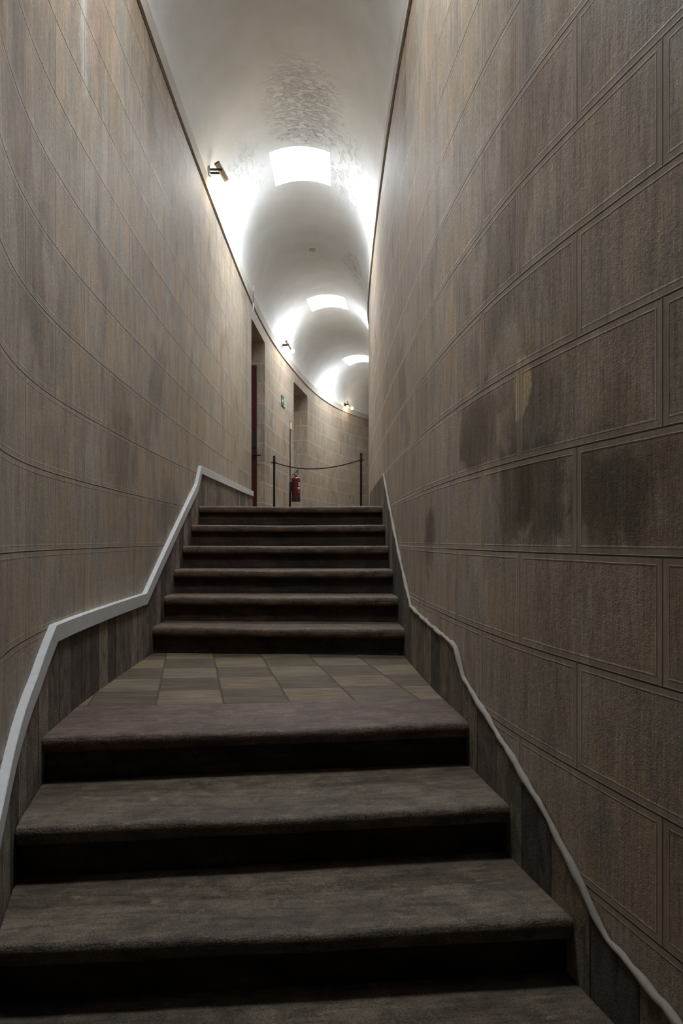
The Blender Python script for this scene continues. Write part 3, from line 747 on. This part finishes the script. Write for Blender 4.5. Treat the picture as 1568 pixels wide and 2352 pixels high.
# ------------------------------------------------------------------ extinguisher stand with its sign, and the extinguisher
dS = 39.0; s = sL(40.0)
px = (666 - 784) * dS * K; py = dS * T
t = WL.tan(s); ang = math.atan2(t[1], t[0])
stand = thing('extinguisher_stand', (px, py, Z_TOP), 'slim black floor stand with a red framed sign, carrying the fire extinguisher', 'stand', None, ang)
bm = bmesh.new(); add_box(bm, -0.12, 0.12, -0.14, 0.14, 0.0, 0.018, 0.006); bm_obj('base_plate', bm, M_IRON, stand, False)
zt = zat(988, dS) - Z_TOP
bm = bmesh.new(); add_tube(bm, [(0, 0, 0.018), (0, 0, 0.62)], 0.019, 16); add_tube(bm, [(0, 0, 0.60), (0, 0, zt + 0.05)], 0.0095, 12); bm_obj('post', bm, M_IRON, stand)
bm = bmesh.new(); add_box(bm, -0.022, 0.028, -0.03, 0.012, 0.58, 0.76, 0.004); bm_obj('bracket', bm, M_BLACK, stand, False)
hs = (988-967)*dS*K/2; zc = zt + hs
bm = bmesh.new(); add_box(bm, -0.085, 0.085, -0.016, -0.010, zc-hs, zc+hs, 0.001); sp = bm_obj('sign_plate', bm, M_SIGNRED, stand, False)
bm = bmesh.new(); add_box(bm, -0.062, 0.062, -0.0185, -0.0162, zc-hs+0.022, zc+hs-0.022); bm_obj('sign_face', bm, M_SIGNWHITE, sp, False)
# the extinguisher hangs on the corridor side of the post
EX = (680 - 784) * dS * K; zb = zat(1153, dS); R0 = 0.0765
ex = thing('fire_extinguisher', (EX, py - 0.05, zb), 'red fire extinguisher with black base hanging on the black stand', 'fire extinguisher', None, 0)
bm = bmesh.new(); add_lathe(bm, [(0, 0.05), (R0, 0.05), (R0, 0.40)] + [(0.022 + (R0-0.022)*math.cos(a), 0.40 + 0.055*math.sin(a)) for a in np.linspace(0, math.pi/2, 10)][1:] + [(0.022, 0.472), (0, 0.472)], 36)
cyl = bm_obj('cylinder', bm, M_RED, ex)
bm = bmesh.new(); add_lathe(bm, [(0, 0.0), (R0-0.004, 0.0), (R0+0.003, 0.006), (R0+0.003, 0.082), (R0, 0.084), (0, 0.084)], 36); bm_obj('base_ring', bm, M_BLACK, ex)
bm = bmesh.new(); add_lathe(bm, [(0, 0.468), (0.026, 0.468), (0.026, 0.492), (0.018, 0.496), (0.018, 0.525), (0, 0.525)], 24); bm_obj('valve', bm, M_CHROME, ex)
bm = bmesh.new(); add_tube(bm, [(-0.01, 0, 0.520), (0.015, -0.01, 0.548), (0.035, -0.02, 0.582), (0.04, -0.02, 0.590)], [0.012, 0.011, 0.009, 0.006], 10)
add_tube(bm, [(-0.01, 0, 0.508), (0.03, -0.012, 0.520), (0.058, -0.025, 0.526)], [0.010, 0.008, 0.006], 10); bm_obj('lever', bm, M_BLACK, ex)
bm = bmesh.new(); add_lathe(bm, [(0, 0), (0.013, 0), (0.013, 0.012), (0, 0.012)], 18, (0.3, -1, 0), (0.0, -0.018, 0.508)); bm_obj('gauge', bm, M_SIGNWHITE, ex)
bm = bmesh.new(); add_tube(bm, [(-0.018, 0, 0.505), (-0.06, -0.005, 0.505), (-0.075, -0.05, 0.44), (-0.072, -0.056, 0.36), (-0.070, -0.057, 0.22), (-0.070, -0.057, 0.12)], 0.0085, 10); bm_obj('hose', bm, M_BLACK, ex)
# printed label on the shoulder facing right: pale and red bands wrapped on the cylinder
def wrap(bm, a0, a1, z0, z1, r):
    m = 10; A = []
    for k in range(m+1):
        a = math.radians(a0 + (a1-a0)*k/m); A.append((bm.verts.new((r*math.cos(a), r*math.sin(a), z0)), bm.verts.new((r*math.cos(a), r*math.sin(a), z1))))
    for x, y in zip(A[:-1], A[1:]): bm.faces.new((x[0], y[0], y[1], x[1]))
for z0, z1, a0, a1 in ((0.345, 0.352, -60, -15), (0.318, 0.340, -50, -38), (0.318, 0.340, -34, -20), (0.285, 0.312, -48, -26), (0.235, 0.262, -62, -50), (0.235, 0.266, -44, -18), (0.223, 0.229, -62, -18), (0.175, 0.181, -58, -16)):
    bm = bmesh.new(); wrap(bm, a0, a1, z0, z1, R0+0.0008); bm_obj('label_mark', bm, M_SIGNWHITE, cyl)

# ------------------------------------------------------------------ rope barrier across the upper corridor
GRP = 'black rope barrier posts'
def stanchion(X, Ytop, d, label, sx):
    x = (X-784)*d*K; y = d*T; H = zat(Ytop, d) - Z_TOP
    r = thing('stanchion', (x, y, Z_TOP), label, 'barrier post', GRP)
    bm = bmesh.new(); add_lathe(bm, [(0, 0), (0.085, 0), (0.085, 0.008), (0.07, 0.016), (0.03, 0.024), (0.018, 0.05), (0, 0.05)], 32); bm_obj('base', bm, M_IRON, r)
    bm = bmesh.new(); add_lathe(bm, [(0, 0.03), (0.0165, 0.03), (0.0165, H-0.045), (0, H-0.045)], 18); bm_obj('post', bm, M_IRON, r)
    bm = bmesh.new(); add_lathe(bm, [(0.0165, H-0.045), (0.0165, H-0.036), (0.012, H-0.03)] + [(0.0195*math.cos(a), H-0.0195+0.0195*math.sin(a)) for a in np.linspace(-0.9, math.pi/2, 9)][:-1] + [(0, H)], 18); bm_obj('finial', bm, M_IRON, r)
    hz = H - 0.105
    bm = bmesh.new(); add_lathe(bm, [(0, hz-0.014), (0.024, hz-0.014), (0.024, hz+0.014), (0, hz+0.014)], 18)
    add_tube(bm, [(sx*0.02, 0, hz), (sx*0.04, 0, hz-0.004), (sx*0.055, 0, hz+0.004)], [0.009, 0.008, 0.004], 8); bm_obj('hook', bm, M_IRON, r)
    return Vector((x, y, Z_TOP + hz))
a = stanchion(629.5, 1046, 32.0, 'left black barrier post, standing in front of the nearer door recess', -1)
b = stanchion(829, 1040, 31.2, 'right black barrier post, standing close to the right wall', 1)
pts = []
for k in range(41):
    f = k/40; p = a.lerp(b, f); p.z -= 0.115*4*f*(1-f)*(1.0+0.25*(0.5-f)); p.y -= 0.026
    pts.append(p)
bm = bmesh.new(); add_tube(bm, pts, 0.0085, 10)
rope = bm_obj('barrier_rope', bm, M_ROPE); rope['label'] = 'thin dark rope sagging between the two black barrier posts'; rope['category'] = 'rope'

# ------------------------------------------------------------------ camera, world, view
cam = bpy.data.cameras.new('camera'); co = bpy.data.objects.new('camera', cam); COL.objects.link(co)
co.location = (0, 0, ZC); co.rotation_euler = (math.pi/2, 0, 0)
cam.sensor_fit = 'VERTICAL'; cam.sensor_height = 36.0; cam.sensor_width = 24.0; cam.lens = 24.0
cam.shift_y = (1240 - 1176) / 2352; cam.clip_start = 0.02
SC.camera = co
w = bpy.data.worlds.new('dim'); SC.world = w; w.use_nodes = True
w.node_tree.nodes['Background'].inputs[0].default_value = (0.75, 0.85, 1.0, 1); w.node_tree.nodes['Background'].inputs[1].default_value = 0.006
SC.view_settings.view_transform = 'Standard'; SC.view_settings.look = 'None'
SC.view_settings.gamma = 1.0; SC.view_settings.use_curve_mapping = False
SC.view_settings.exposure = 0.62
